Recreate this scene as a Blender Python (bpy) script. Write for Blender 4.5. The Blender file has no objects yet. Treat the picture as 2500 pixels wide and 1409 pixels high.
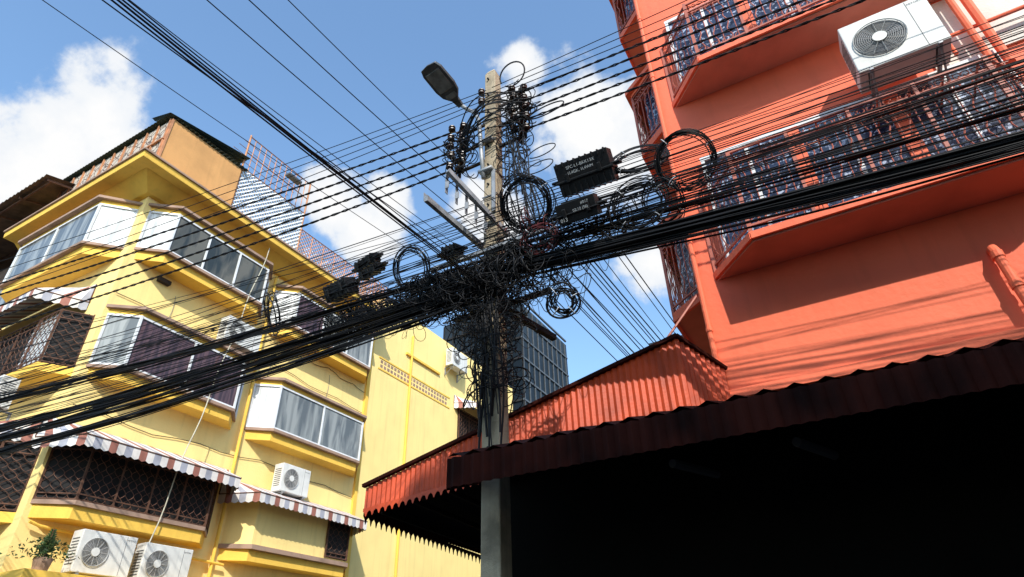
import bpy, math, random, bmesh
from mathutils import Vector, Matrix
random.seed(11)
D=bpy.data; SC=bpy.context.scene; COL=SC.collection
V=Vector
SUN=V((.44,-.55,.57)).normalized()

# ------------------------------------------------------------------ materials
def mat(name,col,rough=.7,var=.18,scale=2.0,bump=.15,bscale=40,metal=0,streak=0.0,spec=.4,dark=None,coat=0):
    m=D.materials.new(name); m.use_nodes=True; nt=m.node_tree; N=nt.nodes; L=nt.links
    b=N["Principled BSDF"]; b.inputs["Roughness"].default_value=rough; b.inputs["Metallic"].default_value=metal
    b.inputs["Specular IOR Level"].default_value=spec; b.inputs["Coat Weight"].default_value=coat
    tc=N.new("ShaderNodeTexCoord")
    n1=N.new("ShaderNodeTexNoise"); n1.inputs["Scale"].default_value=scale; n1.inputs["Detail"].default_value=6
    L.new(tc.outputs["Object"],n1.inputs["Vector"])
    dk=dark or [c*(1-var*2.2) for c in col]
    mx=N.new("ShaderNodeMix"); mx.data_type='RGBA'
    mx.inputs[6].default_value=(*dk,1); mx.inputs[7].default_value=(*col,1)
    mr=N.new("ShaderNodeMapRange"); mr.inputs[1].default_value=.3; mr.inputs[2].default_value=.58
    L.new(n1.outputs[0],mr.inputs[0]); L.new(mr.outputs[0],mx.inputs[0])
    out=mx.outputs[2]
    if streak>0:
        mp=N.new("ShaderNodeMapping"); mp.inputs["Scale"].default_value=(5,5,.35)
        n2=N.new("ShaderNodeTexNoise"); n2.inputs["Scale"].default_value=1.6; n2.inputs["Detail"].default_value=5
        L.new(tc.outputs["Object"],mp.inputs[0]); L.new(mp.outputs[0],n2.inputs["Vector"])
        m2=N.new("ShaderNodeMapRange"); m2.inputs[1].default_value=.52; m2.inputs[2].default_value=.75
        m2.inputs[3].default_value=0; m2.inputs[4].default_value=streak
        L.new(n2.outputs[0],m2.inputs[0])
        x2=N.new("ShaderNodeMix"); x2.data_type='RGBA'; x2.inputs[7].default_value=(*[c*.35 for c in col],1)
        L.new(m2.outputs[0],x2.inputs[0]); L.new(out,x2.inputs[6]); out=x2.outputs[2]
    L.new(out,b.inputs["Base Color"])
    if bump>0:
        n3=N.new("ShaderNodeTexNoise"); n3.inputs["Scale"].default_value=bscale; n3.inputs["Detail"].default_value=4
        L.new(tc.outputs["Object"],n3.inputs["Vector"])
        bp=N.new("ShaderNodeBump"); bp.inputs["Strength"].default_value=bump; bp.inputs["Distance"].default_value=.02
        L.new(n3.outputs[0],bp.inputs["Height"]); L.new(bp.outputs[0],b.inputs["Normal"])
    return m
yel=mat("yellow_paint",(.96,.73,.28),.75,.04,1.2,.2,25,streak=.16)
yelt=mat("yellow_cornice_paint",(.92,.57,.09),.75,.06,1.5,.2,25,streak=.18)
trim=mat("brown_trim",(.38,.25,.18),.8,.15,3)
tan=mat("orange_tan_panel",(.66,.34,.12),.8,.1,1.5,.1,20,streak=.2)
redp=mat("red_paint",(.90,.185,.09),.6,.05,1.0,.25,14,streak=.14,spec=.25)
redd=mat("red_grille_paint",(.46,.13,.08),.5,.1,4,0)
soff=mat("pink_soffit",(.66,.26,.18),.8,.1,2,.1)
cream=mat("cream_wall",(.80,.75,.66),.8,.1,2,.2)
whitef=mat("white_frame",(.78,.79,.79),.4,.08,5,0)
dkint=mat("dark_interior",(.018,.017,.017),.9,.1,3,0)
stall=mat("shade_black_stall_wall",(.004,.0035,.003),1,.1,3,0,spec=.05)  # near-black colour paints in the deep shade under canopy and awning
rust=mat("rusty_iron",(.13,.06,.035),.8,.25,6,0)
dkiron=mat("dark_iron",(.04,.028,.022),.8,.25,6,0)
orust=mat("orange_iron",(.55,.25,.12),.7,.2,6,0)
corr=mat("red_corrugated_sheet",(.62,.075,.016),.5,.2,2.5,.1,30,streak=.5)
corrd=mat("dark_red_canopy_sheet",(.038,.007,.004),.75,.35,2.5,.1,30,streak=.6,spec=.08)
conc=mat("pole_concrete",(.42,.34,.23),.9,.25,3,.5,45,streak=.6)
steel=mat("galvanised_steel",(.34,.35,.36),.5,.25,8,.1,60,metal=.3)
blk=mat("black_cable",(.008,.008,.009),.5,.1,5,0,spec=.2)
blk2=mat("black_plastic",(.012,.012,.013),.5,.15,6,.1,60,spec=.3)
greycab=mat("grey_cable",(.10,.10,.11),.5,.1,5,0)
redcab=mat("maroon_cable",(.10,.012,.012),.5,.1,5,0)
ceram=mat("brown_ceramic",(.06,.035,.025),.3,.2,8,0)
acw=mat("ac_casing",(.74,.73,.68),.5,.08,3,.03,streak=.2)
acd=mat("ac_dark",(.10,.10,.10),.6,.1,8,0)
acg=mat("ac_guard_wire",(.45,.45,.43),.5,.1,8,0)
lampm=mat("lamp_grey",(.09,.095,.10),.4,.15,6,0)
lampg=mat("lamp_glass",(.25,.26,.25),.15,.2,9,0,spec=.7)
stw=mat("awning_cream",(.78,.72,.66),.7,.1,3,0,streak=.25)
stb=mat("awning_maroon",(.36,.14,.10),.7,.15,3,0,streak=.25)
stg=mat("awning_grey",(.40,.40,.45),.7,.15,3,0)
asph=mat("asphalt",(.05,.05,.052),.95,.2,1,.5,60)
pave=mat("pavement_concrete",(.20,.19,.18),.9,.2,1.5,.3,30)
grey=mat("grey_concrete",(.28,.27,.26),.9,.15,.8,.2,20,streak=.4)
brownroof=mat("rusted_roof_sheet",(.12,.075,.055),.7,.3,2,.1,30,streak=.5)
greenroof=mat("dark_green_sheet",(.03,.05,.04),.6,.2,2,0)
leaf=mat("leaf",(.045,.09,.02),.7,.4,8,0)
paint=mat("white_paint",(.75,.75,.73),.6,.05,5,0)
rope=mat("pale_rope",(.55,.52,.40),.8,.1,5,0)
zip_=mat("white_tie",(.6,.62,.65),.5,.1,5,0)

def glassmat(name,c1,c2,scale,rough=.06,stretch=(1,1,1),thr=(.4,.6),spec=.6):
    m=D.materials.new(name); m.use_nodes=True; nt=m.node_tree; N=nt.nodes; L=nt.links
    b=N["Principled BSDF"]; b.inputs["Roughness"].default_value=rough; b.inputs["Specular IOR Level"].default_value=spec
    tc=N.new("ShaderNodeTexCoord"); mp=N.new("ShaderNodeMapping"); mp.inputs["Scale"].default_value=stretch
    n=N.new("ShaderNodeTexNoise"); n.inputs["Scale"].default_value=scale; n.inputs["Detail"].default_value=4; n.inputs["Distortion"].default_value=.6
    L.new(tc.outputs["Object"],mp.inputs[0]); L.new(mp.outputs[0],n.inputs["Vector"])
    mr=N.new("ShaderNodeMapRange"); mr.inputs[1].default_value=thr[0]; mr.inputs[2].default_value=thr[1]
    L.new(n.outputs[0],mr.inputs[0])
    mx=N.new("ShaderNodeMix"); mx.data_type='RGBA'; mx.inputs[6].default_value=(*c1,1); mx.inputs[7].default_value=(*c2,1)
    L.new(mr.outputs[0],mx.inputs[0]); L.new(mx.outputs[2],b.inputs["Base Color"])
    n2=N.new("ShaderNodeTexNoise"); n2.inputs["Scale"].default_value=1.7
    L.new(tc.outputs["Object"],n2.inputs["Vector"])
    bp=N.new("ShaderNodeBump"); bp.inputs["Strength"].default_value=.12; bp.inputs["Distance"].default_value=.05
    L.new(n2.outputs[0],bp.inputs["Height"]); L.new(bp.outputs[0],b.inputs["Normal"])
    return m
gl_dark=glassmat("window_glass_dark",(.03,.035,.03),(.14,.13,.10),2.5,stretch=(1,1,.3))
gl_cur=glassmat("window_glass_white_curtain",(.42,.43,.42),(.78,.78,.75),3.5,stretch=(3,3,.35),rough=.15,thr=(.35,.6))
gl_grey=glassmat("window_glass_grey_curtain",(.12,.13,.13),(.32,.33,.31),2.2,stretch=(2,2,.3),rough=.1)
gl_maroon=glassmat("window_glass_maroon_curtain",(.045,.02,.022),(.12,.06,.06),3,stretch=(4,4,.3),rough=.08)
gl_blue=glassmat("window_glass_blue_curtain",(.014,.024,.060),(.42,.48,.60),17,stretch=(1,1,1),rough=.2,thr=(.55,.62))
gl_far=glassmat("far_curtain_wall_glass",(.008,.012,.016),(.03,.04,.05),.15,rough=.35,spec=.15)

def lattice(name,c1,c2,scale):
    m=D.materials.new(name); m.use_nodes=True; nt=m.node_tree; N=nt.nodes; L=nt.links
    b=N["Principled BSDF"]; b.inputs["Roughness"].default_value=.85
    tc=N.new("ShaderNodeTexCoord"); v=N.new("ShaderNodeTexVoronoi"); v.feature='DISTANCE_TO_EDGE'; v.inputs["Scale"].default_value=scale
    L.new(tc.outputs["Object"],v.inputs["Vector"])
    mr=N.new("ShaderNodeMapRange"); mr.inputs[1].default_value=.02; mr.inputs[2].default_value=.10
    L.new(v.outputs[0],mr.inputs[0])
    mx=N.new("ShaderNodeMix"); mx.data_type='RGBA'; mx.inputs[6].default_value=(*c1,1); mx.inputs[7].default_value=(*c2,1)
    L.new(mr.outputs[0],mx.inputs[0]); L.new(mx.outputs[2],b.inputs["Base Color"])
    bp=N.new("ShaderNodeBump"); bp.inputs["Strength"].default_value=.6; bp.inputs["Distance"].default_value=.03
    L.new(mr.outputs[0],bp.inputs["Height"]); L.new(bp.outputs[0],b.inputs["Normal"])
    return m
stone=lattice("crazy_stone_parapet",(.14,.09,.07),(.50,.43,.35),5.5)

# ------------------------------------------------------------------ mesh builder
class MB:
    def __init__(s): s.v=[]; s.f=[]; s.mi=[]; s.m=[]
    def mid(s,m):
        if m not in s.m: s.m.append(m)
        return s.m.index(m)
    def face(s,pts,m):
        b=len(s.v); s.v+= [tuple(p) for p in pts]; s.f.append(tuple(range(b,b+len(pts)))); s.mi.append(s.mid(m))
    def solid(s,bot,top,m):
        n=len(bot); b=len(s.v); s.v+=[tuple(p) for p in bot]+[tuple(p) for p in top]; k=s.mid(m)
        s.f.append(tuple(range(b+n-1,b-1,-1))); s.f.append(tuple(range(b+n,b+2*n))); s.mi+=[k,k]
        for i in range(n):
            j=(i+1)%n; s.f.append((b+i,b+j,b+n+j,b+n+i)); s.mi.append(k)
    def box(s,x0,x1,y0,y1,z0,z1,m):
        s.solid([(x0,y0,z0),(x1,y0,z0),(x1,y1,z0),(x0,y1,z0)],[(x0,y0,z1),(x1,y0,z1),(x1,y1,z1),(x0,y1,z1)],m)
    def beam(s,p0,p1,w,h,m,up=V((0,0,1))):
        p0=V(p0);p1=V(p1); d=(p1-p0).normalized()
        if abs(d.dot(up))>.98: up=V((0,1,0))
        sd=d.cross(up).normalized(); u=sd.cross(d).normalized()
        c=[sd*w/2+u*h/2,-sd*w/2+u*h/2,-sd*w/2-u*h/2,sd*w/2-u*h/2]
        s.solid([p0+q for q in c],[p1+q for q in c],m)
    def tube(s,pts,r,m,n=6,closed=False,cap=True):
        pts=[V(p) for p in pts]; N=len(pts); b=len(s.v); k=s.mid(m); pu=None
        for i,p in enumerate(pts):
            if closed: t=pts[(i+1)%N]-pts[i-1]
            else: t=pts[min(i+1,N-1)]-pts[max(i-1,0)]
            if t.length<1e-9: t=V((0,0,1))
            t.normalize()
            if pu is None:
                a=V((0,0,1)) if abs(t.z)<.9 else V((1,0,0)); pu=(a-t*a.dot(t)).normalized()
            else:
                pu=pu-t*pu.dot(t)
                pu=pu.normalized() if pu.length>1e-6 else V((1,0,0))
            w=t.cross(pu); rr=r[i] if isinstance(r,(list,tuple)) else r
            for j in range(n):
                a=2*math.pi*j/n; s.v.append(tuple(p+pu*math.cos(a)*rr+w*math.sin(a)*rr))
        for i in range(N if closed else N-1):
            i2=(i+1)%N
            for j in range(n):
                j2=(j+1)%n; s.f.append((b+i*n+j,b+i*n+j2,b+i2*n+j2,b+i2*n+j)); s.mi.append(k)
        if cap and not closed:
            s.f.append(tuple(b+j for j in range(n))); s.f.append(tuple(b+(N-1)*n+j for j in range(n))); s.mi+=[k,k]
    def corr(s,p,du,dv,nrm,pitch,amp,m,sub=4):
        p=V(p);du=V(du);dv=V(dv);nrm=V(nrm).normalized(); Lg=du.length; n=max(2,int(Lg/pitch*sub)); b=len(s.v); k=s.mid(m)
        for i in range(n+1):
            o=nrm*amp*math.sin(i/sub*2*math.pi)
            q=p+du*(i/n)+o; s.v.append(tuple(q)); s.v.append(tuple(q+dv))
        for i in range(n):
            s.f.append((b+2*i,b+2*i+2,b+2*i+3,b+2*i+1)); s.mi.append(k)
    def build(s,name,parent=None,bevel=0,smooth=False,recalc=True):
        me=D.meshes.new(name); me.from_pydata(s.v,[],s.f)
        for m in s.m: me.materials.append(m)
        me.polygons.foreach_set("material_index",s.mi)
        if recalc:
            bm=bmesh.new(); bm.from_mesh(me); bmesh.ops.recalc_face_normals(bm,faces=bm.faces); bm.to_mesh(me); bm.free()
        if smooth: me.polygons.foreach_set("use_smooth",[True]*len(me.polygons))
        me.update()
        o=D.objects.new(name,me); COL.objects.link(o)
        if parent: o.parent=parent
        if bevel:
            md=o.modifiers.new("bevel","BEVEL"); md.width=bevel; md.segments=2; md.limit_method='ANGLE'
        return o
def empty(name,loc=(0,0,0)):
    o=D.objects.new(name,None); o.location=loc; o.empty_display_size=.3; COL.objects.link(o); return o
def curves(name,lst,m,parent=None,res=1):
    cu=D.curves.new(name,'CURVE'); cu.dimensions='3D'; cu.bevel_depth=1.0; cu.bevel_resolution=res; cu.use_fill_caps=False
    for pts,r in lst:
        sp=cu.splines.new('POLY'); sp.points.add(len(pts)-1)
        for i,p in enumerate(pts):
            sp.points[i].co=(p[0],p[1],p[2],1); sp.points[i].radius=r
    cu.materials.append(m)
    o=D.objects.new(name,cu); COL.objects.link(o)
    if parent: o.parent=parent
    return o

# ------------------------------------------------------------------ ground, roads
mb=MB(); mb.face([(-300,-300,0),(300,-300,0),(300,300,0),(-300,300,0)],asph); mb.build("ground",recalc=False)
mb=MB(); mb.face([(-200,-4.5,.004),(200,-4.5,.004),(200,2.4,.004),(-200,2.4,.004)],asph); mb.build("road",recalc=False)
mb=MB()
for i in range(-20,21):
    mb.face([(i*6,-1.1,.008),(i*6+2.5,-1.1,.008),(i*6+2.5,-.98,.008),(i*6,-.98,.008)],paint)
mb.build("road_marking",recalc=False)
mb=MB(); mb.box(-3.9,40,2.4,60,0,.13,pave); mb.box(-40,-11.9,2.4,60,0,.13,pave); mb.box(-60,60,-6,-4.5,0,.13,pave); mb.build("pavement",bevel=.02)

# ------------------------------------------------------------------ facade helpers
def facX(x0): return lambda s,d,z:(x0+d,s,z)          # faces +x, s=y
def facY(y0): return lambda s,d,z:(s,y0-d,z)          # faces -y, s=x
def facNX(x0): return lambda s,d,z:(x0-d,s,z)         # faces -x
def poly(T,pts,z0,z1,m,mb): mb.solid([T(s,d,z0) for s,d in pts],[T(s,d,z1) for s,d in pts],m)
def off(s0,s1,dep,ch,o):
    k=o*.6
    return [(s0-k*1.4,0),(s0+ch-k*.5,dep+o),(s1-ch+k*.5,dep+o),(s1+k*1.4,0)]
def window_bay(mb,T,s0,s1,dep,z0,z1,mull,g,ch=.45,frame=whitef,w=.045):
    P=off(s0,s1,dep,ch,0)
    poly(T,off(s0,s1,dep,ch,-.05),z0-.30,z0-.07,yelt,mb)
    poly(T,off(s0,s1,dep,ch,.05),z0-.07,z0,trim,mb)
    poly(T,off(s0,s1,dep,ch,.0),z1,z1+.12,yelt,mb)
    poly(T,off(s0,s1,dep,ch,.12),z1+.12,z1+.19,trim,mb)
    segs=[(P[0],P[1],1,g[0]),(P[1],P[2],mull,g[1]),(P[2],P[3],1,g[2])]
    for si,(a,b,n,gs) in enumerate(segs):
        A=lambda t,z:V(T(a[0]+(b[0]-a[0])*t,a[1]+(b[1]-a[1])*t,z))
        cen=V(T((s0+s1)/2,0,0))
        for i in range(n+1):
            if i==0 and si>0: continue
            mb.beam(A(i/n,z0),A(i/n,z1),w*1.3 if i in(0,n) else w,w,frame)
        for z in (z0+w/2+.002,z1-w/2-.002): mb.beam(A(0,z),A(1,z),w*.9,w*1.1,frame)
        for i in range(n):
            q=[A(i/n,z0+.02),A((i+1)/n,z0+.02),A((i+1)/n,z1-.02),A(i/n,z1-.02)]
            mid=(q[0]+q[1])/2; inn=(V((cen.x,cen.y,0))-V((mid.x,mid.y,0))).normalized()*(.008 if i%2 else .016)
            mb.face([p+inn for p in q],gs[i%len(gs)])
def grille(mb,T,P,z0,z1,m,r=.007,step=.09,style="wave",rail=.022):
    for si,(a,b) in enumerate(zip(P[:-1],P[1:])):
        L=math.hypot(b[0]-a[0],b[1]-a[1])
        A=lambda t,z:V(T(a[0]+(b[0]-a[0])*t,a[1]+(b[1]-a[1])*t,z))
        for z in (z0+.02,z1-.02,z1-.20,z0+.12): mb.beam(A(0,z),A(1,z),rail,rail,m)
        for t in ((0,1) if si==0 else (1,)): mb.beam(A(t,z0-.01),A(t,z1+.01),rail*1.7,rail*1.7,m)
        n=max(2,int(L/step))
        np_=max(1,round(L/.72))
        for i in range(1,np_): mb.beam(A(i/np_,z0),A(i/np_,z1),rail*1.4,rail*1.4,m)
        if style=="wave":
            for i in range(1,n):
                if i%2==0:
                    mb.tube([A(i/n,z0),A(i/n,z1-.2)],r*.8,m,n=4,cap=False)
                else:
                    pts=[]
                    for k in range(19):
                        z=z0+.12+(z1-.32-z0)*k/18
                        pts.append(A(i/n+.022/L*math.sin(k*1.05),z))
                    mb.tube(pts,r,m,n=4,cap=False)
            m2=max(1,int(L/.16))
            for i in range(m2):
                c=(i+.5)/m2
                for sg in (-1,1):
                    pts=[]
                    for k in range(13):
                        an=k/12*math.pi*1.9; rr=.042*(1-.45*k/12)
                        pts.append(A(c+sg*(.04-rr*math.cos(an))/L,z1-.17+.05+rr*math.sin(an)*1.1))
                    mb.tube(pts,r*.8,m,n=4,cap=False)
                pts=[A(c+.07/L*math.cos(q*math.pi/6),z1-.2-.09*math.sin(q*math.pi/6)) for q in range(7)]
                mb.tube(pts,r*.8,m,n=4,cap=False)
                pts=[A(c+.07/L*math.cos(q*math.pi/6),z0+.12+.1*math.sin(q*math.pi/6)) for q in range(7)]
                mb.tube(pts,r*.8,m,n=4,cap=False)
        else:
            n=max(2,int(L/.17)); rows=max(2,int((z1-z0)/.17)); hh=(z1-z0)/rows
            for i in range(n):
                for j in range(rows):
                    for sg in (-1,1):
                        pts=[A((i+.5+sg*.5*math.sin(q*math.pi/6))/n,z0+hh*(j+q/6)) for q in range(7)]
                        mb.tube(pts,r*.8,m,n=3,cap=False)
def striped_awning(mb,T,P,Pi,zo,zi,drop=.25,step=.15):
    mats=[stw,stb,stw,stg]
    k=0
    for (a,b),(c,d) in zip(zip(P[:-1],P[1:]),zip(Pi[:-1],Pi[1:])):
        L=math.hypot(b[0]-a[0],b[1]-a[1]); n=max(1,int(L/step))
        for i in range(n):
            t0=i/n;t1=(i+1)/n; m=mats[k%4]; k+=1
            lp=lambda p,q,t:(p[0]+(q[0]-p[0])*t,p[1]+(q[1]-p[1])*t)
            o0=lp(a,b,t0);o1=lp(a,b,t1);i0=lp(c,d,t0);i1=lp(c,d,t1)
            mb.face([T(*o0,zo),T(*o1,zo),T(*i1,zi),T(*i0,zi)],m)
            om=lp(o0,o1,.5)
            mb.face([T(*o0,zo),T(*o1,zo),T(*o1,zo-drop*.86),T(*om,zo-drop),T(*o0,zo-drop*.86)],m)
        for t in (0,1):
            mb.beam(T(*(a if t==0 else b),zo-.01),T(*(c if t==0 else d),zi-.03),.02+.004*t,.02+.004*t,rust)
        mb.beam(T(*a,zo-.02),T(*b,zo-.02),.02,.02,rust)

# ------------------------------------------------------------------ yellow building
YB=empty("yellow_apartment_building")
XW=-13.25; YW=5.7
mb=MB()
mb.box(-18.2,XW,YW,14.1,.13,12.3,yel)
mb.box(-18.2,XW+.04,14.1,24,.13,13.7,yel)
mb.box(XW-.02,XW+.07,14.02,14.16,.13,12.25,yelt)
o=mb.build("walls",YB)
mb=MB()
def ring(z0,z1,e0,e1,m):
    mb.solid([(-18.6,YW-e0,z0),(XW+e0,YW-e0,z0),(XW+e0,14.1,z0),(-18.6,14.1,z0)],[(-18.6,YW-e1,z1),(XW+e1,YW-e1,z1),(XW+e1,14.1,z1),(-18.6,14.1,z1)],m)
ring(11.98,12.3,.12,.5,yelt); ring(12.3,12.46,.78,.80,yelt); ring(12.46,12.52,.84,.84,trim); ring(12.52,12.66,.6,.58,yelt)
mb.build("cornice",YB,bevel=.01)
TX=facX(XW); TY=facY(YW)
mb=MB()
window_bay(mb,TX,5.86,9.55,.5,10.5,11.62,3,[[gl_cur],[gl_dark,gl_dark,gl_dark],[gl_grey]])
window_bay(mb,TX,9.87,14.02,.5,10.4,11.5,3,[[gl_cur],[gl_maroon,gl_dark,gl_grey],[gl_grey]])
window_bay(mb,TX,5.82,9.5,.5,7.45,8.68,2,[[gl_grey],[gl_maroon,gl_maroon],[gl_grey]])
window_bay(mb,TX,9.87,14.02,.5,7.35,8.55,2,[[gl_cur],[gl_grey,gl_grey],[gl_cur]])
window_bay(mb,TY,-18.1,-13.5,.6,10.5,11.65,2,[[gl_grey],[gl_grey,gl_grey],[gl_cur]],ch=.55)
mb.build("window_bays",YB)
mb=MB()
poly(TX,off(5.8,9.45,.45,.45,0),4.72,5.9,dkint,mb)
poly(TX,off(5.8,9.45,.5,.45,.0),4.38,4.62,yelt,mb); poly(TX,off(5.8,9.45,.5,.45,.06),4.62,4.70,trim,mb)
grille(mb,TX,off(5.8,9.45,.5,.45,.03),4.70,5.85,rust,r=.008,style="web")
poly(TX,off(9.9,14.0,.5,.45,0),4.55,5.75,yel,mb); poly(TX,off(9.9,14.0,.5,.45,.06),4.45,4.55,trim,mb); poly(TX,off(9.9,14.0,.45,.45,0),4.2,4.45,yelt,mb)
mb.solid([TX(12.7,.51,4.6),TX(13.5,.51,4.6),TX(13.5,.4,4.6),TX(12.7,.4,4.6)],[TX(12.7,.51,5.7),TX(13.5,.51,5.7),TX(13.5,.4,5.7),TX(12.7,.4,5.7)],dkint)
grille(mb,TX,[(12.7,.54),(13.5,.54)],4.6,5.7,rust,style="web")
for z0 in (7.4,4.5):
    poly(TY,off(-18.0,-13.55,.5,.3,-.05),z0,z0+1.25,dkint,mb)
    poly(TY,off(-18.0,-13.55,.5,.3,.05),z0-.2,z0-.02,yelt,mb)
    grille(mb,TY,off(-18.0,-13.55,.5,.3,.02),z0,z0+1.25,rust,style="web",r=.01)
    poly(TY,[(-14.9,.0),(-14.9,.47),(-13.95,.47),(-13.95,0)],z0+.02,z0+1.2,gl_cur if z0>6 else gl_dark,mb)
mb.build("grille_bays",YB)
mb=MB()
def aw(T,s0,s1,dep,zo,zi,ch=.7,inn=.02):
    P=[(s0,inn),(s0+ch*.6,dep),(s1-ch*.6,dep),(s1,inn)]
    Pi=[(s0+.02,inn-.01),(s0+ch*.6,inn),(s1-ch*.6,inn),(s1-.02,inn-.01)]
    striped_awning(mb,T,P,Pi,zo,zi)
aw(TX,5.4,9.75,.98,5.78,6.2); aw(TX,9.55,14.15,.95,5.62,6.0)
aw(TY,-18.5,-14.0,.95,9.15,9.65); aw(TY,-18.5,-13.6,.9,6.0,6.4)
aw(facX(XW+.04),19.1,22.2,.8,11.25,11.6)
mb.build("striped_awnings",YB,recalc=False)
mb=MB()
for i in range(22):
    for j in range(2):
        y=14.6+i*.185; z=10.98+j*.17
        mb.box(XW+.02,XW+.048,y,y+.12,z,z+.10,trim)
mb.box(XW+.0,XW+.06,14.5,18.8,10.88,10.93,yelt); mb.box(XW,XW+.06,14.5,18.8,11.30,11.35,yelt)
mb.box(XW,XW+.05,19.4,21.6,9.7,11.1,dkint)
grille(mb,facX(XW+.1),[(19.4,.02),(21.6,.02)],9.7,11.1,rust,style="web",r=.012)
mb.box(XW,XW+.12,15.9,18.0,12.02,12.1,yelt)
for y in (16.2,22.3): mb.tube([(XW+.1,y,.2),(XW+.1,y,12.9)],.045,yelt,8)
mb.tube([(XW+.09,9.72,.3),(XW+.09,9.72,11.9)],.04,yelt,8)
mb.tube([(XW+.12,10.0,4.1),(XW+.12,6,4.25),(XW+.12,5.8,4.3)],.03,yelt,8)
mb.box(XW,XW+1.0,5.6,10.2,3.25,3.42,yelt)
mb.box(XW,XW+.12,6.55,6.85,9.95,10.05,dkiron)
for y0,y1,z in ((5.8,14,9.2),(5.8,14,6.55),(10.0,14,9.9)):
    mb.tube([(XW+.03,y0+(y1-y0)*i/14,z+.05*math.sin(i*1.7)-.06*math.sin(i*.6)) for i in range(15)],.009,dkiron,4)
for y in (10.2,12.4,7.1):
    mb.tube([(XW+.025,y+.03*math.sin(i),9.8-i*.2) for i in range(12)],.007,greycab,4)
mb.build("wall_details",YB)
mb=MB()
mb.box(-12.72,-12.66,5.3,7.45,12.66,14.05,tan)
mb.box(-17.4,-12.72,5.3,5.36,12.66,14.02,stone)
for i in range(11):
    x=-17.4+i*.47; mb.box(x-.02,x+.02,5.26,5.30,12.66,14.02,orust)
mb.box(-17.4,-12.66,5.245,5.29,13.3,13.34,orust)
mb.corr((-17.6,5.18,14.1),(5.0,0,0),(0,2.4,.45),(0,0,1),.13,.014,greenroof)
mb.corr((-12.58,5.15,14.08),(0,2.5,.03),(-.9,0,.3),(0,0,1),.13,.014,greenroof)
mb.box(-12.68,-12.63,5.29,5.34,12.66,14.03,orust)
mb.build("rooftop_room",YB)
mb=MB()
xr=-12.75
def fence(y0,y1,z0,z1,step=.13,r=.015):
    n=int((y1-y0)/step)
    for i in range(n+1): mb.tube([(xr,y0+(y1-y0)*i/n,z0),(xr,y0+(y1-y0)*i/n,z1)],r,orust,4,cap=False)
    for z in (z0+.03,(z0+z1)/2,z1): mb.tube([(xr,y0,z),(xr,y1,z)],r*1.5,orust,4)
fence(7.5,9.9,14.2,15.45,.2)
for y in (7.5,9.9): mb.tube([(xr,y,12.6),(xr,y,15.5)],.03,orust,5)
for k in range(6): mb.tube([(xr-k*.25,7.5,15.45),(xr-k*.25,9.9,15.45)],.012,orust,4)
def link(y0,y1,z0,z1,st,mt,x,r=.007):
    H=z1-z0; y=y0-H
    while y<y1:
        a0=max(y,y0); a1=min(y+H,y1)
        if a1>a0:
            mb.tube([(x,a0,z0+(a0-y)),(x,a1,z0+(a1-y))],r,mt,3,cap=False)
            mb.tube([(x,a0,z1-(a0-y)),(x,a1,z1-(a1-y))],r,mt,3,cap=False)
        y+=st
link(7.5,9.9,12.7,14.2,.14,whitef,xr,.026); link(9.9,13.9,12.66,13.6,.14,orust,xr,.012)
link(9.9,13.9,12.66,13.6,.17,whitef,xr-.5,.010)
for i in range(9): mb.tube([(xr,9.9+i*.5,12.6),(xr,9.9+i*.5,13.62)],.018,orust,4)
mb.tube([(xr,9.9,13.62),(xr,13.9,13.62)],.02,orust,4)
fence(12.6,14.1,12.6,13.75,.12)
mb.tube([(xr,9.5,14.6),(xr+.45,9.2,14.75)],.015,steel,5); mb.box(xr+.3,xr+.5,8.7,9.2,14.72,14.78,lampm)
mb.build("roof_cage",YB)
curves("hanging_rope",[([TX(8.9-i*.045+.03*math.sin(i*.9),.62,12.2-i*.33) for i in range(26)],.013)],rope,YB)

# neighbour on far left
NB=empty("brown_neighbour_building")
mb=MB()
mb.box(-30,-18.7,5.9,16,.13,12.6,mat("brown_brick",(.16,.10,.07),.9,.2,3,.4,20))
for i in range(5):
    x=-21-i*2.2
    mb.box(x,x+1.6,5.86,5.93,10.2,11.6,gl_grey); mb.box(x-.05,x+1.65,5.82,5.9,10.1,10.2,trim)
mb.build("walls",NB)
mb=MB()
mb.corr((-28,4.6,13.5),(11.3,0,0),(0,4.5,1.2),(0,0,1),.2,.03,brownroof)
for i in range(9): mb.beam((-28+i*1.4,4.7,13.42),(-28+i*1.4,9,14.5),.04,.06,rust)
for y in (4.8,6.2,7.8): mb.beam((-28,y,13.38+(y-4.6)*.27),(-16.8,y,13.38+(y-4.6)*.27),.05,.06,rust)
for x in (-17.6,-20,-23,-26): mb.beam((x,6.3,12.3),(x,6.3,13.9),.08,.08,rust)
mb.build("roof",NB,recalc=False)

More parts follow.
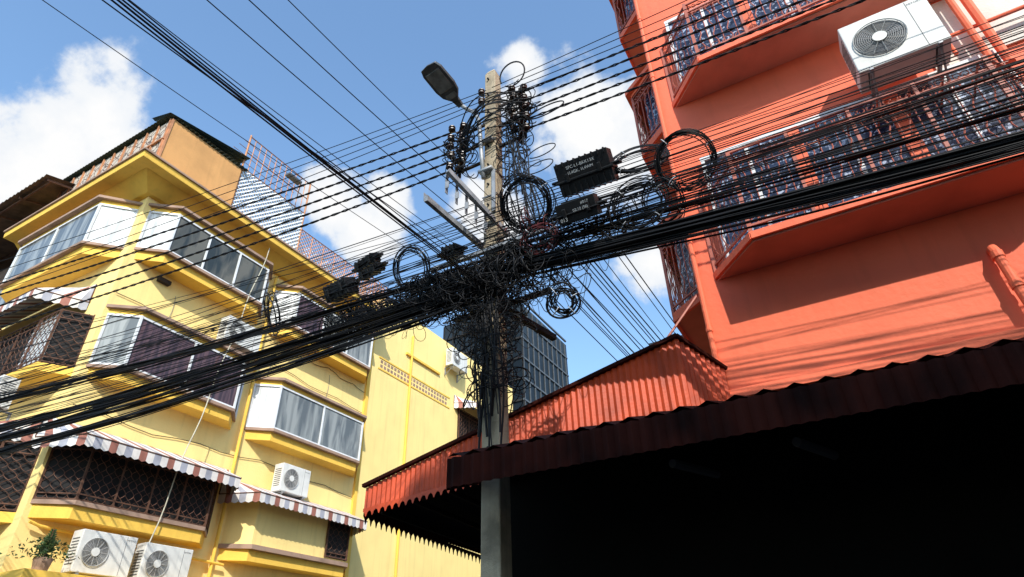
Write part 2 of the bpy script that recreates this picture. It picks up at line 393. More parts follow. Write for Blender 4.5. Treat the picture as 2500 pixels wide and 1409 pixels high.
# ------------------------------------------------------------------ red building
RB=empty("red_apartment_building")
mb=MB()
mb.box(-1.03,14,6.65,12,4.22,16,redp)
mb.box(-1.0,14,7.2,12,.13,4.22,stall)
mb.build("walls",RB,bevel=.02)
TR=facY(6.65)
mb=MB()
def red_balcony(z,s0=-.78,s1=2.95):
    ch=.53; dep=.58
    pl=[(s0,0),(s0+ch,dep),(s1-ch,dep),(s1,0)]
    poly(TR,pl,z,z+.09,soff,mb)
    e=[(s0-.02,0),(s0+ch-.01,dep+.025),(s1-ch+.01,dep+.025),(s1+.02,0)]
    for a,b in zip(e[:-1],e[1:]): mb.beam(TR(*a,z+.07),TR(*b,z+.07),.04,.09,redp)
    a,b=s0+.18,s1-.18; zt=z+1.86
    mb.box(a,b,6.61,6.648,z+.12,zt-.01,dkint)
    n=6
    for i in range(n):
        x0=a+(b-a)*i/n; x1=a+(b-a)*(i+1)/n
        mb.box(x0+.03,x1-.03,6.593,6.612,z+.18,zt-.04,gl_blue)
        mb.box(x0-.024,x0+.024,6.565,6.604,z+.13,zt-.02,whitef)
    mb.box(b-.03,b+.01,6.565,6.604,z+.13,zt-.02,whitef)
    mb.box(a-.03,b+.03,6.56,6.606,zt-.03,zt+.03,whitef); mb.box(a,b,6.558,6.60,z+.10,z+.15,whitef)
    for xx in (a+(b-a)*.34,a+(b-a)*.67): mb.box(xx-.10,xx+.06,6.55,6.609,z+.1,zt-.03,redp)
red_balcony(5.68); red_balcony(8.76); red_balcony(5.68,s0=3.6,s1=8); red_balcony(8.76,s0=3.6,s1=8)
mb.build("balconies",RB)
mb=MB()
for z in (5.68,8.76):
    s0,s1,ch,dep=-.78,2.95,.53,.58
    pl=[(s0,0.0),(s0+ch,dep),(s1-ch,dep),(s1,0.0)]
    grille(mb,TR,pl,z+.1,z+1.38,redd,r=.0085,step=.095,rail=.026)
    for i in range(9):
        x=s0+ch+(i+.13)*(s1-s0-2*ch)/8.3
        mb.beam(TR(x,0,z+1.37),TR(x,dep,z+1.37),.02,.02,redd)
    for d in (.2,.4): mb.beam(TR(s0+.3,d,z+1.375),TR(s1-.3,d,z+1.375),.015,.015,redd)
    pl=[(3.6,0),(4.1,dep),(7.5,dep),(8,0)]
    grille(mb,TR,pl,z+.1,z+1.38,redd,r=.0085,step=.12)
mb.build("balcony_grilles",RB)
TS=facNX(-1.03)
mb=MB()
for z in (5.68,8.76,11.8):
    pl=[(6.95,0),(7.35,.5),(9.3,.5),(9.8,0)]
    poly(TS,pl,z,z+.08,soff,mb); poly(TS,[(7.1,0),(7.4,.32),(9.2,.32),(9.6,0)],z+.08,z+1.3,gl_blue,mb)
    grille(mb,TS,pl,z+.08,z+1.38,redd,r=.009,step=.1)
    for a,b in zip(pl[:-1],pl[1:]): mb.beam(TS(*a,z+.05),TS(*b,z+.05),.04,.13,redp); mb.beam(TS(*a,z+1.42),TS(*b,z+1.42),.045,.06,redp)
    poly(TS,[(6.9,0),(7.3,.6),(9.35,.6),(9.9,0)],z+1.46,z+1.55,redp,mb)
mb.build("side_balconies",RB)
mb=MB()
mb.tube([(-1.0,6.58,4.2),(-1.0,6.58,16)],.032,redp,10)
for z in (5,6.5,8,9.5,11): mb.tube([(-1.0,6.58,z),(-1.0,6.58,z+.05)],.04,redp,10)
mb.box(-1.0,14,6.60,6.648,4.17,4.27,redp)
mb.tube([(1.80,6.66,5.12),(1.80,6.58,5.12),(1.80,6.54,5.06),(1.82,6.53,4.6),(1.84,6.53,4.3)],.045,redp,12)
mb.tube([(1.80,6.545,5.05),(1.80,6.54,4.98)],.056,redp,12); mb.tube([(1.815,6.53,4.7),(1.82,6.53,4.63)],.056,redp,12)
mb.box(2.2,3.6,6.62,6.647,7.62,8.70,cream)
mb.tube([(2.40,6.5,7.65),(2.40,6.5,7.95),(3.5,6.5,7.97)],.025,redp,8)
mb.tube([(2.62,6.45,7.2),(2.62,6.45,12)],.04,redp,8)
mb.tube([(2.75,6.45,7.2),(2.75,6.45,12)],.05,redp,8)
mb.tube([(-1.9,6.2,4.35),(-1.02,6.64,5.6)],.015,redd,6)
mb.build("pipes_and_trim",RB)

# ------------------------------------------------------------------ air conditioners
def ac(loc,rotz,w=.85,h=.62,dp=.32,fan=.24):
    E=empty("air_conditioner",loc); E.rotation_euler=(0,0,rotz)
    mb=MB(); mb.box(-w/2,w/2,0,dp,0,h,acw); mb.build("casing",E,bevel=.012)
    mb=MB()
    cx=-w/2+fan+.07; cz=h/2
    n=32
    mb.solid([(cx+fan*math.cos(a*2*math.pi/n),-.003,cz+fan*math.sin(a*2*math.pi/n)) for a in range(n)],[(cx+fan*math.cos(a*2*math.pi/n),.02,cz+fan*math.sin(a*2*math.pi/n)) for a in range(n)],acd)
    for k in range(3):
        a0=k*2.094
        mb.face([(cx+.05*math.cos(a0),-.006,cz+.05*math.sin(a0)),(cx+fan*.92*math.cos(a0-.1),-.006,cz+fan*.92*math.sin(a0-.1)),(cx+fan*.95*math.cos(a0+.7),-.0065,cz+fan*.95*math.sin(a0+.7)),(cx+.05*math.cos(a0+1.1),-.006,cz+.05*math.sin(a0+1.1))],greycab)
    Rr=fan
    while Rr>.07:
        mb.tube([(cx+Rr*math.cos(a*2*math.pi/28),-.022,cz+Rr*math.sin(a*2*math.pi/28)) for a in range(28)],.0032 if Rr<fan else .008,acg,4,closed=True); Rr-=.022
    for a in range(12):
        an=a*math.pi/6; mb.tube([(cx+.06*math.cos(an),-.02,cz+.06*math.sin(an)),(cx+fan*math.cos(an),-.02,cz+fan*math.sin(an))],.004,acg,4)
    mb.solid([(cx+.075*math.cos(a*2*math.pi/20),-.032,cz+.075*math.sin(a*2*math.pi/20)) for a in range(20)],[(cx+.075*math.cos(a*2*math.pi/20),-.015,cz+.075*math.sin(a*2*math.pi/20)) for a in range(20)],acw)
    for i in range(9):
        z=h*.18+i*h*.075
        mb.box(w/2-.002,w/2+.004,.05,dp-.05,z,z+h*.03,acd); mb.box(-w/2-.004,-w/2+.002,.05,dp-.05,z,z+h*.03,acd)
    mb.box(w/2-.21,w/2-.205,-.003,.002,.02,h-.02,acd)
    for xx in (-w/2+.12,w/2-.12):
        mb.box(xx-.02,xx+.02,-.03,dp+.12,-.045,-.012,steel); mb.box(xx-.018,xx+.018,dp+.08,dp+.118,-.35,-.046,steel)
        mb.beam((xx,0,-.04),(xx,dp+.1,-.33),.02,.02,steel); mb.box(xx-.03,xx+.03,.05,dp-.05,-.012,-.001,blk2)
    mb.build("fan_and_brackets",E)
    cu=D.curves.new("maker_name","FONT"); cu.body="MITORA"; cu.size=.042; cu.align_x='CENTER'
    cu.materials.append(greycab); t=D.objects.new("maker_name",cu); COL.objects.link(t); t.parent=E
    t.location=(w/2-.12,-.004,h-.09); t.rotation_euler=(math.radians(90),0,0)
    return E
ac((1.80,5.98,7.42),0,w=.92,h=.82,dp=.36,fan=.27)
RX=math.radians(90)
ac((-12.6,8.75,9.0),RX,w=1.05,h=.66)
ac((-12.75,11.35,5.92),RX,w=.95,h=.7)
ac((-12.55,7.0,3.50),RX,w=1.05,h=.72); ac((-12.55,8.25,3.46),RX,w=1.05,h=.72)
ac((-12.75,18.8,12.5),RX,w=1.1,h=.75)
ac((-14.4,4.75,6.35),0,w=.9,h=.62)

# ------------------------------------------------------------------ unseen opposite building, added and sized to throw the street-level shade
OB=empty("shade_caster_shophouse")
mb=MB(); mb.box(5.0,26,-17,-6,.13,16.3,grey)
for f in range(4):
    for i in range(8):
        x=5.5+i*2.5; z=1+f*3.6
        mb.box(x,x+1.7,-6.05,-5.97,z,z+1.6,gl_dark); mb.box(x-.08,x+1.78,-6.1,-5.95,z-.1,z,whitef)
mb.build("walls",OB)

# ------------------------------------------------------------------ far buildings
FB=empty("glass_office_tower")
mb=MB(); mb.box(-29,-21.0,40,49.2,.13,29.5,gl_far)
for i in range(9): mb.box(-29+i*1,-28.9+i*1,39.93,40.0,1,29.4,dkint)
for i in range(10): mb.box(-21.02,-20.93,40.1+i*.95,40.2+i*.95,1,29.4,lampm)
for i in range(16): mb.box(-29.1,-21.1,39.88,39.95,2+i*1.85,2.15+i*1.85,dkint); mb.box(-21.05,-20.9,39.9,49.1,2.02+i*1.85,2.17+i*1.85,lampm)
mb.build("tower",FB)
FB2=empty("grey_office_block")
mb=MB(); mb.box(-6.3,-3,24,34,.13,14.2,gl_far)
for i in range(7): mb.box(-6.35,-3.02,23.93,23.99,1+i*2,1.4+i*2,grey)
mb.build("block",FB2)

# ------------------------------------------------------------------ market canopy
CE=empty("market_canopy")
mb=MB()
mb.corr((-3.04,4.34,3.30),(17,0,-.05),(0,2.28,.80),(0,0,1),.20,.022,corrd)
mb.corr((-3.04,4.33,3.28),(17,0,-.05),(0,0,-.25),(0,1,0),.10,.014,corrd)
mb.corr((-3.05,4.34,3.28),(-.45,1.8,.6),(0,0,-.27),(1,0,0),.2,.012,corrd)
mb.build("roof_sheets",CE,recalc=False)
mb=MB()
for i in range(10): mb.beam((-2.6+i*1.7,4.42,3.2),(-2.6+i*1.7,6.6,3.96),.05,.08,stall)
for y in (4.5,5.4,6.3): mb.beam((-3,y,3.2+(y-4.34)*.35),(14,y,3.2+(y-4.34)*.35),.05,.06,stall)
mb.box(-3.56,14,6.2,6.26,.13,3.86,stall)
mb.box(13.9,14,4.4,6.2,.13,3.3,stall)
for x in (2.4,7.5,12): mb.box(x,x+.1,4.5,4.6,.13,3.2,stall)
mb.tube([(-1.2,4.7,3.02),(-1.0,5.3,3.05)],.035,dkint,8); mb.tube([(-.3,4.7,3.02),(-.1,5.3,3.05)],.035,dkint,8)
mb.build("frame_and_stall_walls",CE)

# ------------------------------------------------------------------ red awning behind
AE=empty("red_corrugated_awning")
mb=MB()
A0=V((-5.45,6.0,3.77)); A1=V((-1.27,6.0,4.73))
n=int((A1-A0).length/.075*4)
b=len(mb.v); k=mb.mid(corr)
for i in range(n+1):
    t=i/n; p=A0.lerp(A1,t); h=.30+.62*t; o=.010*math.sin(i/4*2*math.pi)
    mb.v.append((p.x,p.y+o,p.z)); mb.v.append((p.x,p.y+o,p.z-h))
for i in range(n): mb.f.append((b+2*i,b+2*i+2,b+2*i+3,b+2*i+1)); mb.mi.append(k)
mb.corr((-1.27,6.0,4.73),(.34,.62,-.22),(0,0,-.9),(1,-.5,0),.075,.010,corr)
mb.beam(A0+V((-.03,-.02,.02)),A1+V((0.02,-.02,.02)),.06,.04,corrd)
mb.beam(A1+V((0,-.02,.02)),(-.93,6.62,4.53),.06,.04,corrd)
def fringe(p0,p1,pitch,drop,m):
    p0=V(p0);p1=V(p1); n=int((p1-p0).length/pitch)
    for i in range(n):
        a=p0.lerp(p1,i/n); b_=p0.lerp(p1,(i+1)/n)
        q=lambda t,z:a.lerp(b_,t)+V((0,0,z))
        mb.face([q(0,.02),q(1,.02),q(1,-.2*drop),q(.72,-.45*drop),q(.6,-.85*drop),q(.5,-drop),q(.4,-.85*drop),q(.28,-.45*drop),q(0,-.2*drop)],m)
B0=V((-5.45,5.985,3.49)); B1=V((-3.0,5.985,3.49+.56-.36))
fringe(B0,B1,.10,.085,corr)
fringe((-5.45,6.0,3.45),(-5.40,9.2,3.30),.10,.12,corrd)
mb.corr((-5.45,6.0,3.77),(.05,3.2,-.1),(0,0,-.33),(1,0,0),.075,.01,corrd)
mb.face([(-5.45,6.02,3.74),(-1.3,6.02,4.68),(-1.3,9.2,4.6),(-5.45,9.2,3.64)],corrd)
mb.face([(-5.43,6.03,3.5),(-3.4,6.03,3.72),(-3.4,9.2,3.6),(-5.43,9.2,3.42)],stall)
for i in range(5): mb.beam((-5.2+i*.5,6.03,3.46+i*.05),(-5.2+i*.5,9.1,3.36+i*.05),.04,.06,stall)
mb.build("sheets_and_fringe",AE,recalc=False)

# ------------------------------------------------------------------ utility pole
PX,PY=-3.07,5.2
UP=empty("utility_pole")
mb=MB()
def sq(z,w): return [(PX-w,PY-w,z),(PX+w,PY-w,z),(PX+w,PY+w,z),(PX-w,PY+w,z)]
mb.solid(sq(0.1,.115),sq(9.36,.088),conc); mb.solid(sq(9.361,.088),sq(9.45,.05),conc)
mb.build("concrete_shaft",UP,bevel=.015)
mb=MB()
for z in [3.6+i*.35 for i in range(17)]: mb.tube([(PX-.02,PY-.125,z),(PX-.02,PY-.09,z)],.014,dkint,6)
for z in (8.85,8.3,7.9,7.3,6.9,6.4,5.9,5.2):
    w=.105; mb.tube([(PX-w,PY-w,z),(PX+w,PY-w,z),(PX+w,PY+w,z),(PX-w,PY+w,z)],.012,steel,4,closed=True)
mb.beam((-3.3,4.1,6.2),(-3.3,5.35,6.3),.05,.075,steel); mb.beam((-3.33,4.1,6.24),(-3.33,5.35,6.34),.008,.11,steel)
mb.beam((-3.2,4.35,6.78),(-2.95,5.35,6.38),.05,.07,steel)
for i in range(6):
    t=i/6; p=V((-3.22,4.38,6.76)).lerp(V((-2.98,5.3,6.38)),t)
    mb.box(p.x-.03,p.x-.022,p.y,p.y+.05,p.z-.28,p.z+.03,steel)
    mb.box(p.x-.032,p.x+.02,p.y-.002,p.y+.008,p.z-.22,p.z-.12,steel)
mb.beam((-3.0,5.08,7.3),(-3.0,5.08,6.6),.05,.02,steel)
mb.beam((-3.9,5.05,6.0),(-2.3,5.05,6.0),.05,.05,steel); mb.beam((-3.7,5.32,5.35),(-2.4,5.32,5.35),.05,.05,dkiron)
mb.beam((-3.0,5.1,5.25),(-2.75,6.1,5.2),.07,.07,dkiron)
def spool(x,y,z,r=.045,ax=V((0,0,1))):
    p=V((x,y,z)); pr=[(0,.6),(.012,1),(.028,1),(.035,.55),(.05,.55),(.057,1),(.073,1),(.085,.6)]
    mb.tube([p+ax*a for a,_ in pr],[r*q for _,q in pr],ceram,10)
for cx,zz in ((-3.62,[8.38,8.2,8.02,7.84,7.66]),(-2.62,[8.62,8.42,8.22,8.02,7.82])):
    mb.beam((cx,5.2,zz[-1]-.12),(cx,5.2,zz[0]+.2),.05,.012,dkiron)
    mb.beam((cx+.08,5.16,zz[-1]-.1),(cx+.08,5.16,zz[0]+.15),.03,.01,dkiron)
    for z in zz:
        for dx,dy in ((-.06,-.1),(.03,.02),(.11,-.06)): spool(cx+dx+random.uniform(-.02,.02),5.16+dy,z+random.uniform(-.04,.04),.052)
        mb.beam((cx-.02,5.12,z-.01),(cx+.12,5.12,z-.01),.04,.008,rust)
    for z in (zz[0],zz[2],zz[-1]): mb.beam((cx,5.2,z),(PX,5.2,z),.035,.035,dkiron)
for z in (8.85,8.65): spool(PX-.1,PY-.16,z,.05)
mb.build("brackets_and_insulators",UP)

# street lamp
SL=empty("street_lamp")
mb=MB()
arm=[(-3.14,5.06,7.2),(-3.16,5.04,7.6),(-3.18,5.03,8.0),(-3.22,5.05,8.35),(-3.33,5.1,8.62),(-3.48,5.12,8.80),(-3.55,5.06,8.88)]
mb.tube(arm,.030,steel,10)
for z in (7.3,7.85): mb.box(-3.2,-3.0,5.02,5.11,z,z+.04,steel)
mb.build("arm",SL,smooth=True)
mb=MB()
out=[(-.035,0),(-.05,.12),(-.13,.22),(-.155,.34),(-.15,.60),(-.12,.68),(0,.70),(.12,.68),(.15,.60),(.155,.34),(.13,.22),(.05,.12),(.035,0)]
out=[(x*1.18,y*1.08) for x,y in out]
mb.solid([(x*.92,y,-.035) for x,y in out],[(x,y,-.001) for x,y in out],lampm)
mb.solid([(x,y,.0) for x,y in out],[(x*.7,y*.96,.05) for x,y in out],lampm)
mb.solid([(-.12,.32,-.042),(.12,.32,-.042),(.12,.64,-.042),(-.12,.64,-.042)],[(-.125,.31,-.034),(.125,.31,-.034),(.125,.65,-.034),(-.125,.65,-.034)],lampg)
mb.box(-.09,.09,.17,.25,-.042,-.034,lampg)
h=mb.build("luminaire",SL,bevel=.006)
h.matrix_world=Matrix.Translation((-3.55,5.08,8.87))@Matrix.Rotation(math.radians(172),4,'Z')@Matrix.Rotation(math.radians(14),4,'X')

# ------------------------------------------------------------------ cables
def R(a,b): return random.uniform(a,b)
def span(p0,p1,sag,n=36,wob=0.0):
    p0=V(p0);p1=V(p1); out=[]; ph=[R(0,6.28) for _ in range(4)]
    for i in range(n+1):
        t=i/n; p=p0.lerp(p1,t); p.z-=4*t*(1-t)*sag
        if wob:
            e=min(1,8*t+.15)*wob
            p+=V((0,e*math.sin(ph[0]+t*17),e*math.sin(ph[1]+t*23)+e*.5*math.sin(ph[2]+t*51)))
        out.append(p)
    return out
def twist(p0,p1,sag,r,lst,n=260,amp=.014,k=2,turn=.35):
    base=span(p0,p1,sag,n); L=(V(p1)-V(p0)).length
    for s in range(k):
        pts=[]
        for i,p in enumerate(base):
            a=2*math.pi*(L*i/n/turn)+s*2*math.pi/k
            pts.append(p+V((0,math.cos(a)*amp,math.sin(a)*amp)))
        lst.append((pts,r))
LE=lambda z,y=1.0:(-27,y,z); RE=lambda z,y=4.9:(25,y,z)
pw=[]
for i,z in enumerate([8.5,8.3,8.1,7.92,7.74]):
    twist((-3.66,5.12,z-.08),LE(8.3-i*.18,.9+.08*i),.55+.05*i,.009,pw,amp=.011)
    twist((-2.58,5.12,z+.1),RE(8.9-i*.2),.75,.009,pw,amp=.011)
for i in range(4):
    z=8.9-i*.1
    pw.append((span((-3.1,5.05,z),LE(9.0-i*.25,1.2),.5+.1*i,60),.006))
    pw.append((span((-3.0,5.05,z),RE(9.2-i*.3),.5+.12*i,60),.006))
curves("power_lines",pw,blk)
tc=[]
paths=[(5.95,6.3,.75,.022,12),(5.75,5.9,1.0,.028,16),(5.60,5.75,1.0,.032,22),(5.5,5.5,1.1,.03,18)]
for z0,z1,sag,w,n in paths:
    for j in range(n):
        dy,dz=random.gauss(0,w),random.gauss(0,w)
        tc.append((span((-3.0,5.1+dy,z0-.1+dz),LE(z1+dz,.9+dy),sag+R(-.03,.03),70,.022),R(.005,.011)))
for z0,z1,sag,w,n in [(5.72,6.0,.95,.035,34),(5.64,6.1,.98,.035,26),(5.9,6.6,.85,.04,12)]:
    for j in range(n):
        dy,dz=random.gauss(0,w),random.gauss(0,w)
        tc.append((span((-3.1,5.1+dy,z0+dz),RE(z1+dz,4.9+dy),sag+R(-.04,.04),70,.02),R(.006,.012)))
for j in range(50):
    z=R(5.4,6.9)
    tc.append((span((-3.0+R(-.4,.4),5.05+R(-.12,.12),z if j%3 else R(5.4,6.2)),LE(R(5.2,7.6),.9+R(-.4,.4)),R(.3,1.3),44,.006),R(.0028,.006)))
for j in range(48):
    z=R(5.6,6.7)
    tc.append((span((-3.0+R(-.4,.4),5.05+R(-.12,.12),z),RE(z+R(-.1,.9),4.9+R(-.3,.3)),R(.3,.9),44,.006),R(.003,.0065)))
for j in range(5):
    tc.append((span((-3.07+R(-.04,.04),5.0,5.45+R(-.05,.05)),(-3.0+R(-.04,.04),-24,6.3+R(-.1,.1)),.87+R(-.03,.03),70,.004),R(.0045,.007)))
for x0,z0,x1,z1,sg in [(-3.3,5.9,-3.6,7.0,1.4),(-3.6,5.8,-4.3,7.2,1.2),(-3.4,6.1,-3.3,7.6,1.5),(-3.0,6.1,-2.9,7.2,1.3),(-2.9,6.3,-2.8,7.4,1.3),(-2.9,6.6,-2.5,7.5,1.2)]:
    tc.append((span((x0,5.0,z0),(x1,-24,z1),sg,70,.004),R(.003,.0055)))
for j in range(15):
    x=-2.75+j*.075
    tc.append((span((x,5.3,5.75+R(-.25,.35)),(x+.05,32,7.4+R(-.4,.7)),R(.2,.5),50,.004),R(.005,.009)))
curves("overhead_cables",tc,blk)
# tangle
tn=[];trd=[]
def scrib(c,ext,n,len_,r,lst,step=.05,curl=1.0,pull=.12):
    for _ in range(n):
        p=V([c[i]+max(-1.3,min(1.3,random.gauss(0,.55)))*ext[i] for i in range(3)])
        d=V((R(-1,1),R(-.4,.4),R(-.6,.6))).normalized(); w=V((R(-.3,.3),R(-1,1),R(-.3,.3)))*curl; pts=[p.copy()]
        for i in range(len_):
            w+=V((R(-1,1),R(-1,1),R(-1,1)))*.6; w*=.96
            d=(d+d.cross(w)*.16).normalized()
            b=V(c)-p
            f=V([ (b[i]/ext[i])*max(0,abs(b[i]/ext[i])-.6) for i in range(3)])
            d=(d+f*pull).normalized()
            p=p+d*step; pts.append(p.copy())
        lst.append((pts,r*R(.6,1.4)))
scrib((-3.2,5.12,5.60),(.80,.16,.17),150,36,.006,tn,.045,1.1,.2)
scrib((-4.1,5.0,5.60),(1.1,.12,.10),80,44,.006,tn,.055,1,.2)
scrib((-3.1,5.1,5.12),(.38,.2,.26),80,34,.0045,tn,.035,1.3,.25)
scrib((-3.9,5.05,5.3),(.5,.12,.10),20,30,.003,tn,.035,1.3,.25)
scrib((-2.2,5.08,5.85),(.8,.12,.15),60,36,.005,tn,.045,1,.2)
scrib((-2.4,5.1,5.3),(.5,.12,.14),30,30,.0035,tn,.04,1.3,.25)
scrib((-3.55,5.12,8.0),(.14,.12,.38),34,18,.007,tn,.04,1.6,.3)
scrib((-2.62,5.12,8.15),(.14,.12,.42),44,18,.007,tn,.04,1.6,.3)
scrib((-2.75,5.15,7.5),(.16,.12,.5),24,22,.006,tn,.04,1.4,.3)
scrib((-2.7,5.15,6.6),(.2,.12,.3),10,22,.004,tn,.04,1.2,.25)
scrib((-3.0,5.08,4.5),(.24,.18,.38),50,28,.005,tn,.04,1.3,.25)
scrib((-2.3,5.1,6.05),(.4,.08,.12),10,26,.005,trd,.045)
curves("cable_tangle",tn,blk); curves("maroon_cables",trd,redcab)
jl=[]
for i in range(14):
    a=V((-3.55+R(-.05,.1),5.1,R(7.7,8.4))); b=V((-2.6+R(-.05,.1),5.1,R(7.8,8.6))); pts=[]
    h=R(.05,.22)*random.choice((1,-1,1)); y=R(-.35,-.12)
    for k in range(17):
        t=k/16; p=a.lerp(b,t); p.z+=h*math.sin(math.pi*t); p.y+=y*math.sin(math.pi*t); pts.append(p)
    jl.append((pts,.009))
def ringpts(c,r,a0,a1,n=24,tilt=.3,sx=1):
    return [V((c[0]+sx*r*math.cos(a0+(a1-a0)*i/n),c[1]+tilt*r*math.sin(a0+(a1-a0)*i/n),c[2]+r*math.sin(a0+(a1-a0)*i/n))) for i in range(n+1)]
jl.append((ringpts((-2.66,5.05,8.98),.2,-2.3,3.5,tilt=-.2),.011)); jl.append((ringpts((-2.2,5.1,8.0),.13,-2.6,3.0,sx=2),.009))
jl.append((ringpts((-2.3,5.1,7.3),.12,-2.6,3.0,sx=1.6),.007)); jl.append((ringpts((-2.35,5.1,7.05),.12,-2.6,3.4,sx=1.6),.007))
for i in range(12):
    x=R(-2.85,-2.55); pts=[V((x+.25*t+.05*math.sin(5*t+i),5.1+R(-.01,.01)-.1*math.sin(3*t),8.0-2.0*t)) for t in [k/20 for k in range(21)]]
    jl.append((pts,.008))
for i in range(16):
    x=PX-.14+i*.02; pts=[V((x+.03*math.sin(k*.7+i),5.05-.02*(i%3),5.7-k*.2)) for k in range(9+i%4)]
    jl.append((pts,R(.006,.013)))
for i in range(8):
    a=V((R(-3.4,-1.6),5.1,R(5.3,5.6))); h=R(.3,.8); w=R(.1,.5)
    jl.append(([V((a.x+w*t,a.y,a.z-h*math.sin(math.pi*t))) for t in [k/16 for k in range(17)]],.003))
curves("jumper_cables",jl,blk)

def coil(loc,r,rotx,rotz,n=12,th=.02,m=blk,sx=1.0):
    E=empty("cable_coil",loc); E.rotation_euler=(math.radians(rotx),0,math.radians(rotz)); pts=[]
    p1,p2=R(0,6),R(0,6)
    for k in range(n*30+1):
        a=2*math.pi*k/30; lp=k/30
        rr=r+th*math.sin(lp*2.4+p1)+.4*th*math.sin(a*2+lp*1.3+p2)
        pts.append(V((sx*rr*math.cos(a)+.4*th*math.sin(lp*1.9),th*1.1*math.sin(lp*3.1+p2),rr*math.sin(a)+.5*th*math.cos(lp*1.4))))
    curves("loops",[(pts,.006)],m,E)
    mb=MB()
    for a in (.4,2.2,4.0,5.4):
        c=V((sx*r*math.cos(a),0,r*math.sin(a))); u=V((math.cos(a),0,math.sin(a)))
        mb.tube([c+u*(th+.02)*math.cos(q)+V((0,(th+.02)*math.sin(q),0)) for q in [i*.785 for i in range(8)]],.004,zip_,4,closed=True)
    mb.build("ties",E); return E
coil((-2.47,4.92,6.36),.29,38,0,18,.04)
coil((-.62,5.0,6.2),.29,35,10,9,.025)
coil((-1.1,5.05,6.50),.27,-22,10,10,.025,sx=1.1)
coil((-1.2,5.05,5.88),.26,10,0,10,.04,sx=1.1)
coil((-.95,5.1,5.85),.24,35,-30,5,.04)
coil((-4.09,4.9,6.0),.26,30,-10,10,.03)
coil((-6.15,4.6,5.85),.26,25,-35,6,.03)
coil((-2.35,5.0,5.85),.15,20,0,9,.03,redcab,1.3)
coil((-2.15,5.05,4.98),.13,30,20,14,.04)

def splice(loc,sz,rx,rz,txt,ribs=9):
    E=empty("splice_enclosure",loc); E.rotation_euler=(math.radians(rx),0,math.radians(rz)); w,d,h=sz
    mb=MB(); mb.box(-w/2,w/2,-d/2,d/2,-h/2,h/2,blk2)
    mb.box(-w/2-.02,w/2+.02,-d/2-.02,d/2+.02,-h*.12,-h*.04,blk2)
    for i in range(ribs):
        x=-w/2+w*(i+.5)/ribs; mb.box(x-.008,x+.008,-d/2-.012,d/2+.012,-h/2-.01,-h/2+h*.3,blk2); mb.box(x-.008,x+.008,-d/2-.012,d/2+.012,h/2-.05,h/2+.012,blk2)
    for sx in (-1,1):
        for i in (-1,0,1): mb.tube([(sx*w/2,i*d*.25,0),(sx*(w/2+.09),i*d*.25,0)],.018,blk2,8)
        mb.box(sx*w*.3-.02,sx*w*.3+.02,-d/2-.03,-d/2,-.05,.05,blk2)
    mb.build("housing",E,bevel=.008)
    for s,x,z,size in txt:
        cu=D.curves.new("label","FONT"); cu.body=s; cu.size=size; cu.materials.append(paint)
        t=D.objects.new("label",cu); COL.objects.link(t); t.parent=E; t.location=(x,-d/2-.034,z); t.rotation_euler=(math.radians(90),0,0)
    return E
splice((-1.66,4.85,6.40),(.62,.26,.36),38,2,[("SPC-L1-BKK13X",-.17,.09,.048),("1L4GK, 1L4WM",-.17,.03,.045)])
splice((-1.78,4.8,5.88),(.44,.2,.22),38,2,[("013",-.19,-.085,.055),("#017",.07,.045,.042),("02:10 (S8)",-.03,-.01,.042)],0)
splice((-1.85,5.0,6.12),(.34,.18,.13),30,4,[("02GJ",-.04,.0,.035)],0)
splice((-5.1,4.75,5.95),(.42,.2,.2),30,-8,[],6)
splice((-4.85,4.9,6.38),(.40,.12,.12),30,-12,[],5)
splice((-4.75,4.9,6.20),(.40,.12,.10),30,-12,[],5)
splice((-3.55,5.0,6.12),(.22,.16,.14),20,0,[],4)

# plant
PE=empty("potted_plant",(-12.5,5.95,3.42))
mb=MB()
mb.tube([(0,0,0),(0,0,.22)],[.11,.15],trim,12)
for i in range(420):
    a=R(0,6.28); rr=abs(random.gauss(0,.22)); z=R(.1,.55)*(1-rr*.8); p=V((rr*math.cos(a)*.8,rr*math.sin(a)*1.2,.12+z*.8)); d=V((R(-1,1),R(-1,1),R(-.2,1))).normalized()*R(.04,.09); w=V((R(-1,1),R(-1,1),R(-1,1))).normalized()*.015
    mb.face([p-w,p+d*.5-w*1.5,p+d,p+d*.5+w*1.5],leaf)
for i in range(10):
    z=.3+i*.04
    for k in range(8):
        a=k*.785+i; p=V((0,0,z)); d=V((math.cos(a),math.sin(a),.5))*(.16-.012*i); mb.face([p,p+d*.5+V((0,0,.02)),p+d,p+d*.5-V((0,0,.02))],leaf)
mb.tube([(0,0,.1),(0,0,.7)],.012,rust,5)
mb.build("foliage",PE,recalc=False)

# ------------------------------------------------------------------ world
W=D.worlds.new("World"); SC.world=W; W.use_nodes=True; nt=W.node_tree; N=nt.nodes; L=nt.links; N.clear()
sky=N.new("ShaderNodeTexSky"); sky.sky_type='NISHITA'; sky.sun_disc=False
sky.sun_elevation=math.asin(SUN.z); sky.sun_rotation=math.atan2(SUN.x,SUN.y); sky.air_density=1.3; sky.dust_density=1.0; sky.ozone_density=1.5
tint=N.new("ShaderNodeVectorMath"); tint.operation='MULTIPLY'; L.new(sky.outputs[0],tint.inputs[0]); tint.inputs[1].default_value=(1.5,1.75,1.9)
b1=N.new("ShaderNodeBackground"); b1.inputs[1].default_value=.15; L.new(tint.outputs[0],b1.inputs[0])
tcn=N.new("ShaderNodeTexCoord"); nrm=N.new("ShaderNodeVectorMath"); nrm.operation='NORMALIZE'; L.new(tcn.outputs["Generated"],nrm.inputs[0])
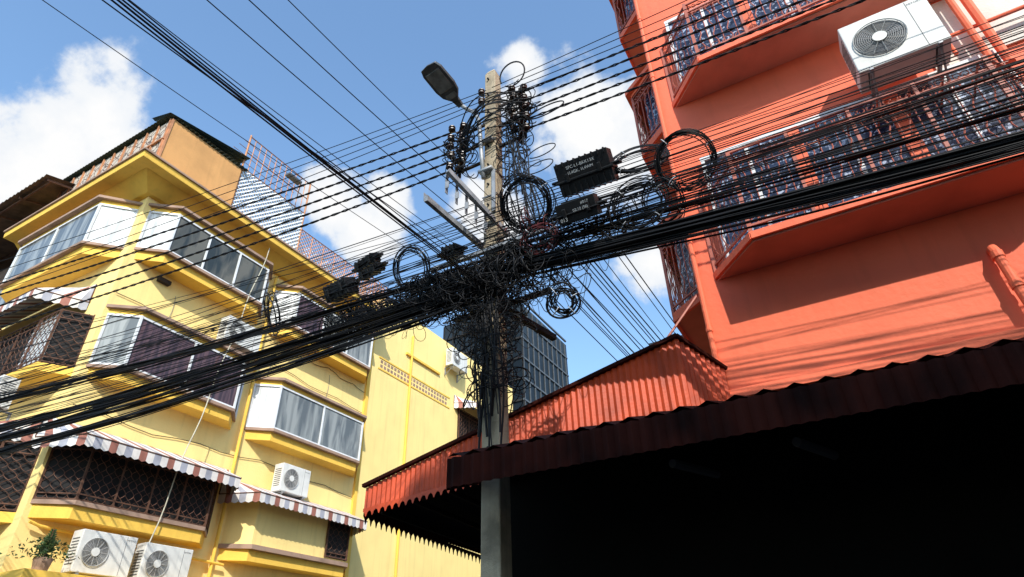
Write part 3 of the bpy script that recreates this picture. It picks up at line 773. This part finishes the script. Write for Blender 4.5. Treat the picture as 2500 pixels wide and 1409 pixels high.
cl=[((-.212,.657,.724),.12),((-.24,.62,.745),.07),((-.19,.70,.69),.10),((-.264,.542,.798),.05),((-.30,.57,.765),.05),((-.733,.227,.642),.10),((-.77,.21,.60),.07),((-.807,.202,.555),.12),((-.581,.503,.639),.07),((-.52,.55,.65),.06),((-.56,.56,.61),.07),((-.416,.632,.653),.07),((-.384,.681,.623),.08),((-.181,.808,.560),.08)]
prev=None
for c,r in cl:
    dn=N.new("ShaderNodeVectorMath"); dn.operation='DISTANCE'; L.new(nrm.outputs[0],dn.inputs[0]); dn.inputs[1].default_value=V(c).normalized()
    mm=N.new("ShaderNodeMath"); mm.operation='MULTIPLY_ADD'; L.new(dn.outputs["Value"],mm.inputs[0]); mm.inputs[1].default_value=-1/r; mm.inputs[2].default_value=1
    if prev is None: prev=mm.outputs[0]
    else:
        mx=N.new("ShaderNodeMath"); mx.operation='SMOOTH_MAX'; mx.inputs[2].default_value=.2; L.new(prev,mx.inputs[0]); L.new(mm.outputs[0],mx.inputs[1]); prev=mx.outputs[0]
nz=N.new("ShaderNodeTexNoise"); nz.inputs["Scale"].default_value=9; nz.inputs["Detail"].default_value=9; nz.inputs["Roughness"].default_value=.58; L.new(nrm.outputs[0],nz.inputs["Vector"])
a1=N.new("ShaderNodeMath"); a1.operation='MULTIPLY_ADD'; L.new(nz.outputs[0],a1.inputs[0]); a1.inputs[1].default_value=2.6; a1.inputs[2].default_value=-1.3
a2=N.new("ShaderNodeMath"); a2.operation='ADD'; L.new(prev,a2.inputs[0]); L.new(a1.outputs[0],a2.inputs[1])
mr=N.new("ShaderNodeMapRange"); mr.interpolation_type='SMOOTHSTEP'; mr.inputs[1].default_value=.10; mr.inputs[2].default_value=.55; L.new(a2.outputs[0],mr.inputs[0])
mc=N.new("ShaderNodeMapRange"); mc.inputs[1].default_value=.2; mc.inputs[2].default_value=.9; L.new(a2.outputs[0],mc.inputs[0])
cm=N.new("ShaderNodeMix"); cm.data_type='RGBA'; cm.inputs[6].default_value=(.80,.86,.94,1); cm.inputs[7].default_value=(1,1,1,1); L.new(mc.outputs[0],cm.inputs[0])
b2=N.new("ShaderNodeBackground"); b2.inputs[1].default_value=1.0; L.new(cm.outputs[2],b2.inputs[0])
ms=N.new("ShaderNodeMixShader"); L.new(mr.outputs[0],ms.inputs[0]); L.new(b1.outputs[0],ms.inputs[1]); L.new(b2.outputs[0],ms.inputs[2])
wo=N.new("ShaderNodeOutputWorld"); L.new(ms.outputs[0],wo.inputs[0])
sl=D.lights.new("sun","SUN"); sl.energy=5; sl.angle=math.radians(.53); sl.color=(1,.96,.89)
so=D.objects.new("sun",sl); so.rotation_euler=SUN.to_track_quat('Z','Y').to_euler(); so.location=(10,-10,30); COL.objects.link(so)

# ------------------------------------------------------------------ camera
th=math.atan(1500/2305.); ro=math.radians(-1.49); az=math.radians(28.6)
c,s=math.cos(th),math.sin(th); F=V((0,c,s)); R0=V((1,0,0)); U0=V((0,-s,c))
r=R0*math.cos(ro)+U0*math.sin(ro); U=-R0*math.sin(ro)+U0*math.cos(ro)
M=Matrix((( r.x,U.x,-F.x),(r.y,U.y,-F.y),(r.z,U.z,-F.z)))
M=Matrix.Rotation(az,3,'Z')@M
cd=D.cameras.new("camera"); cd.sensor_width=36; cd.lens=21.6; cd.clip_end=2000; cd.clip_start=.05
co=D.objects.new("camera",cd); co.matrix_world=Matrix.Translation((0,0,1.6))@M.to_4x4(); COL.objects.link(co); SC.camera=co
SC.view_settings.view_transform='Standard'; SC.view_settings.look='None'; SC.view_settings.exposure=0
